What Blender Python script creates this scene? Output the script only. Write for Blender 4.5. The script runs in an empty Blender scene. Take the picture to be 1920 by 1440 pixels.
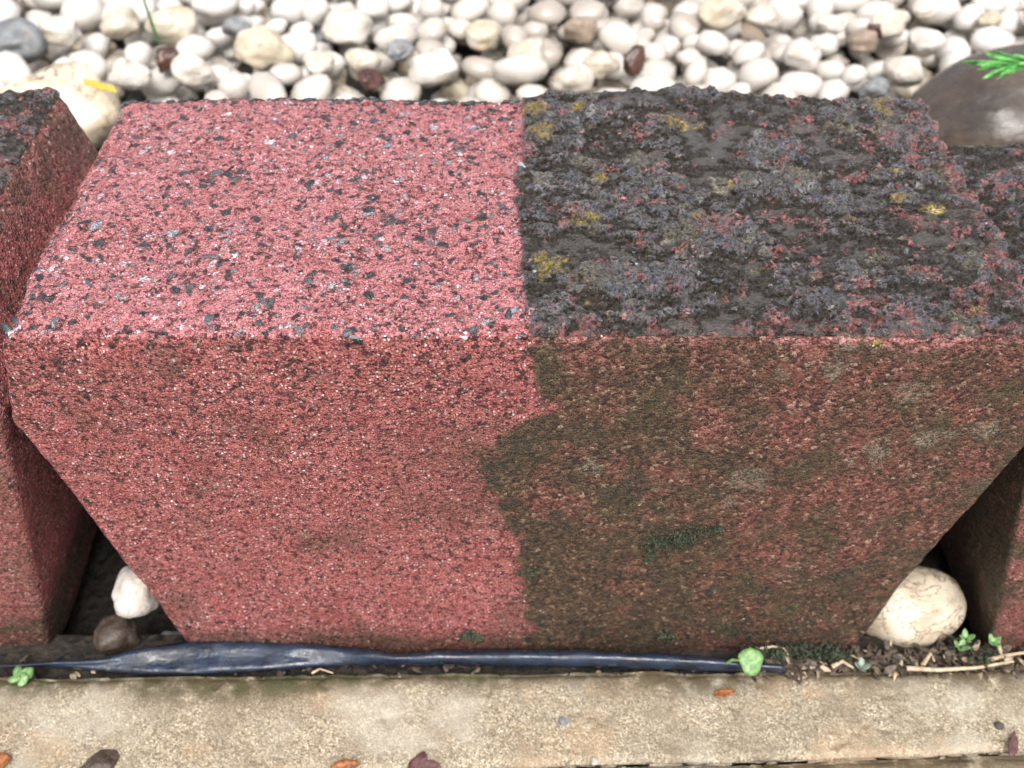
import bpy, bmesh, math, random
import numpy as np
from mathutils import Vector, Matrix, Euler
R = math.radians
random.seed(7); rng = np.random.default_rng(7)
SC = bpy.context.scene
COL = SC.collection

# ------------------------------------------------------------------ camera
H = 0.137                       # camera height above the block top
FPX = 1926.0
ZTOP = 0.1166
CAM = Vector((0.0, -1.099 * H, ZTOP + H))
cd = bpy.data.cameras.new("camera"); cam = bpy.data.objects.new("camera", cd); COL.objects.link(cam)
cam.location = CAM; cam.rotation_euler = (R(45), 0, 0)
cd.sensor_width = 36; cd.lens = 36 * FPX / 1920
cd.clip_start = 0.005; cd.clip_end = 200
cd.dof.use_dof = True; cd.dof.focus_distance = 0.216; cd.dof.aperture_fstop = 20.0
SC.camera = cam

# ------------------------------------------------------------------ light
SUN_EL, SUN_AZ = 60, 176        # overcast; the bright part of the sky is high behind the viewer
w = bpy.data.worlds.new("World"); SC.world = w; w.use_nodes = True
nt = w.node_tree; bg = nt.nodes['Background']
sky = nt.nodes.new('ShaderNodeTexSky'); sky.sky_type = 'NISHITA'; sky.sun_disc = False
sky.sun_elevation = R(SUN_EL); sky.sun_rotation = R(SUN_AZ); sky.dust_density = 7; sky.air_density = 1.0; sky.ozone_density = 1
hs_ = nt.nodes.new('ShaderNodeHueSaturation'); hs_.inputs['Saturation'].default_value = 0.35      # grey cloud
nt.links.new(sky.outputs[0], hs_.inputs['Color']); nt.links.new(hs_.outputs[0], bg.inputs[0]); bg.inputs[1].default_value = 0.15
sl = bpy.data.lights.new("sun", 'SUN'); sun = bpy.data.objects.new("sun", sl); COL.objects.link(sun)
sl.energy = 0.95; sl.angle = R(36); sl.color = (1, 0.965, 0.92)
d = Vector((math.sin(R(SUN_AZ)) * math.cos(R(SUN_EL)), math.cos(R(SUN_AZ)) * math.cos(R(SUN_EL)), math.sin(R(SUN_EL))))
sun.rotation_euler = d.to_track_quat('Z', 'Y').to_euler()
SC.view_settings.view_transform = 'Standard'; SC.view_settings.look = 'None'; SC.view_settings.gamma = 1
SC.view_settings.exposure = 0.88

# ------------------------------------------------------------------ pixel -> place
ca, sa = math.cos(R(45)), math.sin(R(45))
def ray(px, py):
    a = (px - 960) / FPX; b = (py - 720) / FPX      # b down
    return Vector((a, ca - b * sa, -sa - b * ca))
def onz(px, py, z=0.0):
    r = ray(px, py); t = (z - CAM.z) / r.z; return CAM + r * t
def ony(px, py, y=0.0):
    r = ray(px, py); t = (y - CAM.y) / r.y; return CAM + r * t
def proj(p):
    v = Vector(p) - CAM; zc = v.y * ca - v.z * sa
    up = v.y * sa + v.z * ca
    return 960 + FPX * v.x / zc, 720 - FPX * up / zc

# ------------------------------------------------------------------ numpy noise
def hsh(ix, iy, iz, s):
    h = (ix.astype(np.int64) * 73856093) ^ (iy.astype(np.int64) * 19349663) ^ (iz.astype(np.int64) * 83492791) ^ (s * 2654435761)
    h = h & 0xFFFFFFFF
    h = ((h ^ (h >> 15)) * 2246822519) & 0xFFFFFFFF
    h = ((h ^ (h >> 13)) * 3266489917) & 0xFFFFFFFF
    h = h ^ (h >> 16)
    return (h & 0xFFFFFF) / float(0xFFFFFF)
def vnoise(P, s=0):                       # -1..1
    F = np.floor(P); f = P - F; f = f * f * f * (f * (f * 6 - 15) + 10)
    I = F.astype(np.int64); out = 0
    for dx in (0, 1):
        wx = f[:, 0] if dx else 1 - f[:, 0]
        for dy in (0, 1):
            wy = f[:, 1] if dy else 1 - f[:, 1]
            for dz in (0, 1):
                wz = f[:, 2] if dz else 1 - f[:, 2]
                out = out + wx * wy * wz * hsh(I[:, 0] + dx, I[:, 1] + dy, I[:, 2] + dz, s)
    return out * 2 - 1
def fbm(P, size, octs=3, s=0, gain=.5):
    o = 0; a = 1; t = 0; q = P / size
    for k in range(octs):
        o = o + a * vnoise(q + 13.7 * k, s + k); t += a; a *= gain; q = q * 2.03
    return o / t
def worley(P, size, s=0):
    q = P / size; F = np.floor(q).astype(np.int64); f = q - F
    best = np.full(len(P), 9.0); cid = np.zeros(len(P))
    for dx in (-1, 0, 1):
        for dy in (-1, 0, 1):
            for dz in (-1, 0, 1):
                a, b, c = F[:, 0] + dx, F[:, 1] + dy, F[:, 2] + dz
                ox = dx + hsh(a, b, c, s) - f[:, 0]; oy = dy + hsh(a, b, c, s + 1) - f[:, 1]; oz = dz + hsh(a, b, c, s + 2) - f[:, 2]
                dd = ox * ox + oy * oy + oz * oz; m = dd < best
                best = np.where(m, dd, best); cid = np.where(m, hsh(a, b, c, s + 3), cid)
    return np.sqrt(best), cid
def sstep(a, b, x):
    t = np.clip((x - a) / (b - a), 0, 1); return t * t * (3 - 2 * t)

# ------------------------------------------------------------------ object helpers
def link(o, parent=None):
    COL.objects.link(o)
    if parent: o.parent = parent
    return o
def tag(o, label, cat, group=None, kind=None):
    if label: o['label'] = label
    if cat: o['category'] = cat
    if group: o['group'] = group
    if kind: o['kind'] = kind
    return o
def mesh_np(name, V, Fq, smooth=True):
    me = bpy.data.meshes.new(name); n = Fq.shape[1]
    me.vertices.add(len(V)); me.vertices.foreach_set('co', np.asarray(V, dtype=np.float32).ravel())
    me.loops.add(len(Fq) * n); me.loops.foreach_set('vertex_index', Fq.astype(np.int32).ravel())
    me.polygons.add(len(Fq)); me.polygons.foreach_set('loop_start', np.arange(0, len(Fq) * n, n, dtype=np.int32))
    me.polygons.foreach_set('loop_total', np.full(len(Fq), n, dtype=np.int32))
    me.update(calc_edges=True); me.validate()
    if smooth: me.shade_smooth()
    return me
def fattr(me, name, arr):
    a = me.attributes.new(name, 'FLOAT', 'POINT'); a.data.foreach_set('value', np.asarray(arr, dtype=np.float32))
def cattr(me, name, arr):
    a = me.attributes.new(name, 'FLOAT_COLOR', 'POINT')
    c = np.ones((len(arr), 4), dtype=np.float32); c[:, :3] = arr; a.data.foreach_set('color', c.ravel())
def obj(name, me, mat=None, parent=None):
    o = bpy.data.objects.new(name, me)
    if mat: me.materials.append(mat)
    return link(o, parent)

# ------------------------------------------------------------------ material helper
class G:
    def __init__(s, name, scale=1000.0, coords='Object'):
        s.m = bpy.data.materials.new(name); s.m.use_nodes = True; s.t = s.m.node_tree; s.N = s.t.nodes; s.L = s.t.links
        s.b = s.N['Principled BSDF']; tc = s.N.new('ShaderNodeTexCoord')
        mp = s.N.new('ShaderNodeVectorMath'); mp.operation = 'SCALE'; s.L.new(tc.outputs[coords], mp.inputs[0]); mp.inputs['Scale'].default_value = scale
        s.P = mp.outputs[0]                         # millimetres
    def put(s, sock, v):
        if isinstance(v, bpy.types.NodeSocket): s.L.new(v, sock)
        elif isinstance(v, (tuple, list)) and len(v) == 3 and sock.type == 'RGBA': sock.default_value = (*v, 1)
        else: sock.default_value = v
    def math(s, op, a, b=0.0, c=None, clamp=False):
        n = s.N.new('ShaderNodeMath'); n.operation = op; n.use_clamp = clamp; s.put(n.inputs[0], a); s.put(n.inputs[1], b)
        if c is not None: s.put(n.inputs[2], c)
        return n.outputs[0]
    def noise(s, size, detail=3, rough=.5, vec=None, dist=0.0, off=0):
        n = s.N.new('ShaderNodeTexNoise'); v = vec or s.P
        if off:
            a = s.N.new('ShaderNodeVectorMath'); a.operation = 'ADD'; s.L.new(v, a.inputs[0]); a.inputs[1].default_value = (off, off * 1.7, off * .6); v = a.outputs[0]
        s.L.new(v, n.inputs['Vector']); n.inputs['Scale'].default_value = 1.0 / size
        n.inputs['Detail'].default_value = detail; n.inputs['Roughness'].default_value = rough; n.inputs['Distortion'].default_value = dist
        return n.outputs[0]
    def nvec(s, size, amt, vec=None):               # warped coordinates
        n = s.N.new('ShaderNodeTexNoise'); v = vec or s.P; s.L.new(v, n.inputs['Vector']); n.inputs['Scale'].default_value = 1.0 / size
        a = s.N.new('ShaderNodeVectorMath'); a.operation = 'MULTIPLY_ADD'; s.L.new(n.outputs[1], a.inputs[0]); a.inputs[1].default_value = (amt,) * 3; s.L.new(v, a.inputs[2])
        return a.outputs[0]
    def vor(s, size, vec=None, feat='F1'):
        n = s.N.new('ShaderNodeTexVoronoi'); n.feature = feat; s.L.new(vec or s.P, n.inputs['Vector']); n.inputs['Scale'].default_value = 1.0 / size
        return n
    def sep(s, c):
        n = s.N.new('ShaderNodeSeparateColor'); s.L.new(c, n.inputs[0]); return n.outputs
    def ramp(s, f, stops, const=False):
        n = s.N.new('ShaderNodeValToRGB'); s.put(n.inputs[0], f); e = n.color_ramp.elements
        if const: n.color_ramp.interpolation = 'CONSTANT'
        while len(e) < len(stops): e.new(.5)
        for i, (p, c) in enumerate(stops):
            e[i].position = p; e[i].color = (*c, 1) if isinstance(c, tuple) else (c, c, c, 1)
        return n.outputs[0]
    def mix(s, f, a, b, mode='MIX'):
        n = s.N.new('ShaderNodeMix'); n.data_type = 'RGBA'; n.blend_type = mode; s.put(n.inputs[0], f); s.put(n.inputs[6], a); s.put(n.inputs[7], b)
        return n.outputs[2]
    def mr(s, v, a, b, c=0.0, d=1.0):
        n = s.N.new('ShaderNodeMapRange'); n.interpolation_type = 'SMOOTHSTEP'; s.put(n.inputs[0], v)
        for i, x in enumerate((a, b, c, d)): s.put(n.inputs[i + 1], x)
        return n.outputs[0]
    def attr(s, name, color=False):
        n = s.N.new('ShaderNodeAttribute'); n.attribute_name = name; return n.outputs['Color' if color else 'Fac']
    def bump(s, h, dist, strength=1.0, prev=None):
        n = s.N.new('ShaderNodeBump'); s.L.new(h, n.inputs['Height']); n.inputs['Distance'].default_value = dist; n.inputs['Strength'].default_value = strength
        if prev: s.L.new(prev, n.inputs['Normal'])
        return n.outputs[0]
    def out(s, col, rough=.5, normal=None, spec=.5, coat=0.0, coat_r=.1):
        s.put(s.b.inputs['Base Color'], col); s.put(s.b.inputs['Roughness'], rough)
        if normal: s.L.new(normal, s.b.inputs['Normal'])
        s.put(s.b.inputs['Specular IOR Level'], spec); s.put(s.b.inputs['Coat Weight'], coat); s.put(s.b.inputs['Coat Roughness'], coat_r)
        return s.m

# ------------------------------------------------------------------ concrete block material
def block_material():
    g = G('wet_red_concrete')
    dirt = g.attr('dirt'); top = g.attr('topface'); yel = g.attr('yellow'); pale = g.attr('pale'); moss = g.attr('mossy')
    crest = g.attr('crest'); water = g.attr('water'); edge = g.attr('edgewear')
    inv = lambda x: g.math('SUBTRACT', 1.0, x)
    mul = lambda *v: v[0] if len(v) == 1 else g.math('MULTIPLY', v[0], mul(*v[1:]))
    Pw = g.nvec(2.2, .6)
    # red mortar holding round sand grains
    v1 = g.vor(.80, Pw); r1 = g.sep(v1.outputs['Color']); grain = g.mr(v1.outputs['Distance'], .30, .52, 1, 0)
    v0 = g.vor(.34, g.nvec(1.1, .3)); r0 = g.sep(v0.outputs['Color'])
    nf = g.noise(1.6, 5, .7, off=18)
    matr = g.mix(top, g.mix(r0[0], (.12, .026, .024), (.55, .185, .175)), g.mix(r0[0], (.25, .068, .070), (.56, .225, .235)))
    matr = g.mix(g.mr(nf, .49, .39, 0, .9), matr, (.045, .014, .012))  # pores darkened in colour, painting the shadow in the pits
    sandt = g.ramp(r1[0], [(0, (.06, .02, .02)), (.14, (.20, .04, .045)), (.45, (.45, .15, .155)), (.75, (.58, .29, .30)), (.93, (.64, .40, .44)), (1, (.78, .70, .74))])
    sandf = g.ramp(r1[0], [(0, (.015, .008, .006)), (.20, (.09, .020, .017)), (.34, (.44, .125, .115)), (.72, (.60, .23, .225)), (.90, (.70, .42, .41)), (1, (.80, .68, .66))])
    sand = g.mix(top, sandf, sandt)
    c = g.mix(mul(grain, g.mr(r1[1], .25, .35)), matr, sand)
    nlow = g.noise(9, 4, .6)
    c = g.mix(g.mr(nlow, .40, .75, 0, .45), c, (.30, .05, .045))
    pinkf = g.mr(g.noise(14, 4, .6, off=31), .45, .7, 0, .35)
    c = g.mix(mul(pinkf, top), c, (.50, .19, .21))
    # mid-size chips, their outline broken by the mortar
    Pc = g.nvec(1.6, 1.1)
    chips = 0
    for size, thr, o_ in ((1.35, .80, 0), (2.5, .87, 1)):
        vv = Pc
        if o_:
            ad = g.N.new('ShaderNodeVectorMath'); ad.operation = 'ADD'; g.L.new(Pc, ad.inputs[0]); ad.inputs[1].default_value = (37, 11, 5); vv = ad.outputs[0]
        e_ = g.vor(size, vv, 'DISTANCE_TO_EDGE'); q_ = g.sep(g.vor(size, vv).outputs['Color'])
        thr = g.math('ADD', thr + .01, g.mr(g.noise(15, 3, .6, off=510), .3, .7, -.07, .09))
        sel = mul(g.math('GREATER_THAN', q_[0], thr), g.mr(g.math('ADD', e_.outputs['Distance'], g.mr(g.noise(.7, 3, .6, off=44), .3, .7, -.10, .10)), .10, .16))
        shade_rim = mul(g.math('GREATER_THAN', q_[0], thr), g.mr(e_.outputs['Distance'], .02, .10), inv(sel))
        chipc = g.ramp(q_[1], [(0, (.012, .013, .015)), (.5, (.035, .038, .043)), (.62, (.10, .105, .115)), (.68, (.50, .34, .37)), (.84, (.68, .56, .60)), (.93, (.26, .29, .30)), (1, (.20, .21, .26))])
        chipc = g.mix(g.mr(g.noise(.5, 4, .7, off=29), .5, .75, 0, .5), chipc, (.30, .30, .34))
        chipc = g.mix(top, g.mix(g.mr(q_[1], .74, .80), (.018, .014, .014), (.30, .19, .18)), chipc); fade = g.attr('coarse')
        c = g.mix(mul(shade_rim, fade, .6), c, (.05, .015, .014))  # dark shadow painted round each chip
        sel = mul(sel, g.math('GREATER_THAN', top, .5)) if o_ else sel
        c = g.mix(mul(sel, fade), c, chipc)
        chips = sel if not o_ else g.math('MAXIMUM', chips, sel)
    # dark crust on the top face: lichen lobes of several colours, some painting sky reflections, over a wet brown-black film
    spx = g.N.new('ShaderNodeSeparateXYZ'); g.L.new(g.P, spx.inputs[0])
    nD = g.noise(.8, 5, .68, off=3); nE = g.noise(2.2, 5, .65, off=23)
    crust = g.mix(g.mr(nD, .40, .60), (.014, .011, .008), (.085, .066, .046))
    crust = g.mix(g.mr(crest, .35, .95, 0, .6), crust, g.mix(g.mr(nD, .40, .56), (.05, .045, .042), (.27, .255, .255)))  # crests lighter, hollows darker: relief shading put into the colour
    lob = 0; zone = g.mr(g.noise(12, 4, .6, dist=.4, off=401), .40, .52)
    for size, o_, lo in ((4.0, 300, .45), (2.1, 340, .52), (1.1, 380, .52)):
        v = g.nvec(size * .9, size * 1.0)
        ad = g.N.new('ShaderNodeVectorMath'); ad.operation = 'ADD'; g.L.new(v, ad.inputs[0]); ad.inputs[1].default_value = (o_, o_ * .3, 0)
        f1 = g.vor(size, ad.outputs[0]); cc = g.sep(f1.outputs['Color'])
        col = g.ramp(cc[0], [(0, (.12, .125, .165)), (.18, (.22, .23, .28)), (.34, (.055, .050, .045)), (.40, (.26, .24, .18)), (.52, (.38, .33, .22)), (.60, (.42, .16, .14)), (.68, (.60, .33, .31)), (.77, (.48, .46, .42)), (.87, (.16, .17, .20)), (1, (.26, .30, .25))], const=True)  # blue-grey stops paint the sky reflected on wet crust
        dd_ = g.math('ADD', f1.outputs['Distance'], g.mr(nE, .3, .7, .22, -.22))
        on = mul(g.math('GREATER_THAN', cc[1], lo), g.mr(dd_, .40, .52, 1, 0), g.mr(nD, .44, .54, .05, 1), g.mr(crest, .20, .60), g.math('ADD', mul(zone, .75), .25))
        rimm = mul(g.math('GREATER_THAN', cc[1], lo), g.mr(g.math('ABSOLUTE', g.math('SUBTRACT', dd_, .42)), 0, .06, 1, 0), g.mr(nE, .42, .52), g.mr(crest, .2, .5))
        crust = g.mix(on, crust, col)
        crust = g.mix(mul(rimm, .75), crust, (.40, .41, .46))  # pale lobe edges, also painting wet glints
        lob = on if lob == 0 else g.math('MAXIMUM', lob, on)
    redp = g.mix(r1[1], (.22, .055, .05), (.62, .29, .28))
    redm = g.math('MAXIMUM', mul(g.mr(g.math('ADD', g.noise(7, 5, .7, off=77), g.mr(spx.outputs[0], 30, 110, 0, .045)), .575, .625), g.mr(nD, .42, .52)), mul(edge, g.mr(g.noise(2.6, 5, .7, off=9), .49, .55)))
    crust = g.mix(redm, crust, redp)
    crust = g.mix(mul(edge, g.mr(g.noise(3.5, 4, .7, off=109), .53, .58), .7), crust, (.20, .20, .20))
    crust = g.mix(mul(water, .85), crust, (.030, .024, .018))
    # thin brown-olive film on the front face, red mortar showing through
    m1 = g.noise(11, 7, .68, dist=.3, off=12); m2 = g.noise(13, 7, .66, off=55); m3 = g.noise(26, 6, .6, off=90)
    sp = g.N.new('ShaderNodeSeparateXYZ'); g.L.new(g.P, sp.inputs[0])
    gx = g.math('ADD', g.mr(sp.outputs[0], 20, 75, 0, .10), g.mr(sp.outputs[2], 15, 70, -.05, .02))
    gr = g.ramp(r1[0], [(0, (.018, .011, .006)), (.3, (.055, .030, .016)), (.7, (.095, .052, .028)), (.94, (.14, .080, .046)), (1, (.28, .20, .13))])
    grr = g.ramp(r1[0], [(0, (.03, .012, .009)), (.3, (.13, .038, .028)), (.7, (.23, .075, .058)), (.94, (.31, .13, .105)), (1, (.44, .30, .25))])
    film = g.mix(g.mr(g.math('ADD', m1, gx), .46, .72, 0, .9), gr, grr)
    olive = g.ramp(r1[2], [(0, (.020, .016, .007)), (.6, (.056, .045, .020)), (1, (.11, .09, .045))])
    film = g.mix(g.mr(m2, .48, .66, 0, .8), film, olive)
    film = g.mix(g.mr(m3, .58, .74, 0, .45), film, (.15, .115, .075))
    film = g.mix(mul(edge, g.mr(g.noise(2.5, 5, .65, off=19), .44, .55)), film, redp)
    film = g.mix(g.mr(nf, .42, .30, 0, .7), film, (.014, .010, .006))  # same pore shade painted into the film
    dd = g.mix(top, film, crust)
    c = g.mix(dirt, c, dd)
    gm = g.mr(g.noise(.8, 4, .7, off=60), .42, .54)
    c = g.mix(mul(pale, gm, g.mr(top, 0, 1, .55, .9)), c, g.mix(r1[1], (.12, .10, .07), (.36, .33, .25)))
    c = g.mix(mul(yel, gm), c, g.mix(r1[1], (.22, .16, .04), (.56, .42, .11)))
    c = g.mix(mul(moss, g.mr(g.noise(1.6, 4, .6, off=70), .40, .58), .9), c, g.mix(r1[2], (.011, .011, .007), (.046, .044, .026)))
    # relief
    hb = g.math('ADD', mul(grain, .8), mul(g.noise(.5, 3, .7), .7))
    hb = g.math('ADD', hb, g.mr(nf, .3, .45, -.9, 0)); hb = g.math('ADD', hb, mul(chips, .35))
    wv = g.noise(1.7, 6, .68, dist=1.2, off=22)
    hc = mul(g.math('ABSOLUTE', g.math('SUBTRACT', wv, .5)), top, dirt, 6.0)
    hc = g.math('ADD', hc, mul(lob, top, dirt, .7))
    hb = mul(g.math('ADD', hb, hc), inv(mul(water, .80)))
    nrm = g.bump(hb, .0008, 1.0)
    rough = g.mr(g.noise(1.2, 3, .6, off=33), .3, .7, .14, .42)
    frough = g.mr(g.noise(1.2, 3, .6, off=34), .3, .7, .32, .7)
    rough = g.math('ADD', mul(rough, top), mul(frough, inv(top)))
    rough = mul(rough, inv(mul(water, .8)))
    m = g.out(c, rough, nrm, .55, coat=g.math('ADD', mul(water, .30), mul(top, g.mr(dirt, 0, 1, .30, .60))), coat_r=.05)
    g.b.inputs['Coat IOR'].default_value = 1.5
    g.L.new(nrm, g.b.inputs['Coat Normal']); return m
MB = block_material()
def chip_material():
    g = G('aggregate_chip_stone'); c = g.attr('tint', True)
    n = g.noise(.8, 4, .65); c2 = g.mix(g.mr(n, .3, .7, 0, .75), g.mix(.55, c, (.02, .02, .02)), c)
    c2 = g.mix(g.mr(g.noise(.35, 2, .5, off=8), .60, .72, 0, .35), c2, (.45, .46, .5))
    return g.out(c2, g.mr(n, .3, .7, .25, .55), g.bump(g.noise(.5, 4, .6), .0003, .8))
MCH = chip_material()

# ------------------------------------------------------------------ block builder
BELT = ony(19, 798).z
WT, WBELT, WBOT = .1048, .1114, .0925
DEPTH = .0915
ZB = -.012
def make_block(name, cx, res, y0=0.0, dz=0.0, depth=DEPTH, yaw=0.0, seed=0, dirt_fn=None, spots=(), pales=(), mosses=(), rr=.0018, wt=None):
    """rounded, double tapered concrete block; local origin at the middle of its base front"""
    zt = ZTOP + dz; hz = (zt - ZB) / 2; hx = WT; hy = depth / 2
    nx, ny, nz = int(2 * hx / res), int(2 * hy / res), int(2 * hz / res)
    ax, ay, az = np.linspace(-hx, hx, nx + 1), np.linspace(-hy, hy, ny + 1), np.linspace(-hz, hz, nz + 1)
    ia = lambda n, m: (np.arange(n)[:, None] * (m + 1) + np.arange(m)[None, :]).ravel()
    Vs, Fs, off = [], [], 0
    def face(A, B, fn, flip):
        nonlocal off
        n, m = len(A) - 1, len(B) - 1
        a, b = np.meshgrid(A, B, indexing='ij'); Vs.append(fn(a.ravel(), b.ravel()))
        i = ia(n, m); q = np.stack([i, i + m + 1, i + m + 2, i + 1], 1)
        if flip: q = q[:, ::-1]
        Fs.append(q + off); off += (n + 1) * (m + 1)
    o = np.ones_like
    face(ax, ay, lambda a, b: np.stack([a, b, hz * o(a)], 1), False)
    face(ax, az, lambda a, b: np.stack([a, -hy * o(a), b], 1), False)
    face(ax, az, lambda a, b: np.stack([a, hy * o(a), b], 1), True)
    face(ay, az, lambda a, b: np.stack([hx * o(a), a, b], 1), False)
    face(ay, az, lambda a, b: np.stack([-hx * o(a), a, b], 1), True)
    face(ax, ay, lambda a, b: np.stack([a, b, -hz * o(a)], 1), True)
    V = np.concatenate(Vs); F = np.concatenate(Fs)
    key = np.round(V * 1e6).astype(np.int64); _, idx, inv = np.unique(key, axis=0, return_index=True, return_inverse=True)
    inv = inv.ravel(); V = V[idx]; F = inv[F]
    E = np.array([hx, hy, hz]) - rr
    Q = np.clip(V, -E, E); Nn = V - Q; Nn /= np.maximum(np.linalg.norm(Nn, axis=1), 1e-9)[:, None]
    P = Q + Nn * rr
    P[:, 1] += hy; P[:, 2] += (zt + ZB) / 2
    wz = np.interp(P[:, 2] - dz, [ZB, 0.0, BELT, ZTOP], [WBOT - .002, WBOT, WBELT, wt or WT]) / WT
    P[:, 0] *= wz
    W = P.copy(); W[:, 0] += cx; W[:, 1] += y0                      # place-space position
    M = W * 1000.0 + seed * 57.0
    top = sstep(.35, .8, Nn[:, 2]); front = sstep(.3, .8, -Nn[:, 1]); side = sstep(.4, .9, np.abs(Nn[:, 0]))
    dirt = dirt_fn(W, M, top, front, side)
    def spot(lst, edge=.45):
        s = np.zeros(len(W)); nn = fbm(M, 3.0, 3, 91); n2 = fbm(M, .9, 2, 95)
        for (p, r) in lst:
            dd = np.linalg.norm((W - np.array(p)) * 1000, axis=1) / r
            s = np.maximum(s, 1 - sstep(1 - edge, 1 + edge * .3, dd + nn * 1.1 + n2 * .5))
        return s
    yel = spot(spots); pal = spot(pales); mos = spot(mosses, .7)
    # displacement (millimetres)
    low = fbm(M, 38, 2, 1) * 1.0
    clean = fbm(M, 6, 3, 4) * .6 + fbm(M, 1.7, 2, 14) * .36
    dFc = fbm(M, 2.2, 3, 24) * .26 + fbm(M, 12, 2, 29) * .3
    Ms = M * np.array([.75, 1.15, 1.0]); Mw = Ms + 2.2 * np.stack([vnoise(M / 5, 61), vnoise(M / 5, 62), vnoise(M / 5, 63)], 1)
    wd, _ = worley(Mw, 5.5, 5); wd2, _ = worley(Mw, 2.4, 9)
    big = fbm(M, 16, 3, 44)
    rid = 1 - np.abs(fbm(M, 3.6, 4, 54, .6)) * 3.0
    rid2 = 1 - np.abs(fbm(M, 1.9, 2, 57, .6)) * 3.0
    crust = .2 + big * 2.0 + (0.75 - wd) * 2.2 + (0.6 - wd2) * 1.5 + rid * .5 + rid2 * .25 + yel * .35
    pr = np.percentile(crust[top > .8], [18, 30, 80]); lvl = pr[0] + .1
    wat = (1 - sstep(lvl - .35, lvl + .02, crust)) * dirt * top
    crest = sstep(pr[0], pr[2] + .3, crust)
    crust = np.where(crust < lvl, lvl + (crust - lvl) * .12, crust)
    crust = crust - np.median(crust[top > .8]) + .6
    crust += 3.0 * sstep(.045, .088, W[:, 1]) * np.exp(-((W[:, 0] - .035) / .035) ** 2) * (seed == 0)
    hmm = low + np.where(top > .5, (1 - dirt) * clean + dirt * crust, dFc * (1 - top) + top * clean)
    hmm = low + top * ((1 - dirt) * clean + dirt * crust) + (1 - top) * dFc
    # pits
    pd, pid = worley(M, 7.0, 71); pit = (1 - sstep(.10, .22, pd)) * (pid > .6) * (1 - top * (1 - dirt) * .6)
    hmm -= pit * (1.5 * top * dirt + .35)
    # chipped arris
    near = np.exp(-((zt - P[:, 2]) / .004) ** 2) * np.exp(-(P[:, 1] / .004) ** 2)
    near = near + .8 * np.exp(-((zt - P[:, 2]) / .003) ** 2) * np.exp(-((wz * hx - np.abs(P[:, 0])) / .003) ** 2)
    hmm -= near * (.5 + 1.2 * np.clip(fbm(M, 6, 3, 81), 0, 1) * 2)
    P = P + Nn * (hmm / 1000)[:, None]
    me = mesh_np(name + '_body', P, F)
    edge = (1 - sstep(.0005, .0055, P[:, 1] + .004 * fbm(M, 7, 3, 87))) * sstep(zt - .0045, zt - .001, P[:, 2] + .0016 * fbm(M, 9, 2, 88))
    rside = (wz * hx - W[:, 0] + cx + .004 * fbm(M, 8, 3, 89)); edge = np.maximum(edge, .9 * (1 - sstep(.001, .007, rside)) * (P[:, 2] > zt - .003))
    if seed == 3: edge = edge * 0
    if seed == 6: edge = edge * .2; crest = crest * .6
    coarse = np.maximum(top, .8 * sstep(zt - .050, zt - .004, P[:, 2]))
    ta = np.maximum(top, side * sstep(BELT - .004, BELT + .004, P[:, 2])) if seed == 6 else top
    for k, v in dict(dirt=dirt, topface=ta, yellow=yel, pale=pal, mossy=mos, crest=crest, water=wat, edgewear=edge, coarse=coarse).items(): fattr(me, k, v)
    root = bpy.data.objects.new('edging_block', None); link(root); root.location = (cx, y0, 0)
    root.empty_display_size = .02
    root.rotation_euler = (0, 0, yaw)
    body = obj('concrete_body', me, MB, root)
    return root, body, P, Nn, dirt, top, W

# paint boundary of the cleaned half, found from points along it
FB = [(998, 628), (1008, 660), (1016, 700), (1022, 760), (1000, 785), (950, 800), (905, 825), (885, 850), (905, 880), (925, 905), (915, 930), (935, 965), (960, 1000), (965, 1050), (972, 1075), (978, 1130), (990, 1175), (985, 1205), (985, 1230)]
fb = [ony(*p) for p in FB]; fz = np.array([p.z for p in fb])[::-1]; fx = np.array([p.x for p in fb])[::-1]
TBp = [(1000, 630), (985, 560), (978, 500), (972, 400), (970, 330), (985, 290), (980, 240), (978, 190)]
tb = [onz(*p, ZTOP) for p in TBp]; ty = np.array([p.y for p in tb]); tx = np.array([p.x for p in tb])
def dirt_main(W, M, top, front, side):
    xb = np.where(top > .5, np.interp(W[:, 1], ty, tx), np.interp(W[:, 2], fz, fx))
    n = fbm(M, 5, 4, 33)
    dx = (W[:, 0] - xb) * 1000
    t = sstep(-.7, .7, dx + n * 1.2)
    f = sstep(-1.6, 1.6, dx + n * 4.5)
    # thin brown shadow of stain left of the line, and stray stains low down
    haze = .45 * sstep(-26, -4, dx + fbm(M, 14, 3, 36) * 16) * sstep(.045, .06, W[:, 2]) * sstep(.099, .085, W[:, 2])
    stray = .5 * sstep(.25, .6, fbm(M, 18, 4, 39)) * (dx < 0)
    low = .8 * sstep(.012, .002, W[:, 2] + fbm(M, 20, 3, 40) * .006)
    f = np.maximum(np.maximum(f, haze), np.maximum(stray, low))
    return top * t + (1 - top) * f
SP = [(1035, 508, 3.2), (1006, 490, 1.6), (1074, 424, 2.2), (1108, 412, 1.3), (1125, 341, 1.8), (1665, 314, 1.7), (1675, 326, 1.4), (1751, 394, 2.0), (1682, 378, 1.5), (1650, 205, 3.0),
      (1596, 411, 1.1), (1830, 585, 1.8), (1372, 348, .9), (1415, 506, 1.2), (1105, 568, .8), (1120, 555, .9), (1545, 628, .8), (1000, 213, 3.4), (1640, 250, 2.4), (1010, 258, 3.0), (1270, 245, 4.0), (1304, 415, 1.4), (1155, 208, 2.2), (1075, 216, 2)]
PL = [(1118, 430, 2.0), (1100, 312, 3.0), (1660, 245, 4), (1580, 240, 4), (1805, 612, 3), (1640, 480, 3), (1345, 345, 3), (1200, 310, 3.5), (1020, 340, 3), (1100, 520, 4), (1500, 330, 4), (1745, 330, 4), (1820, 480, 4), (1285, 440, 4), (1400, 340, 3)]
SPF = [(1645, 647, 1.2)]
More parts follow.
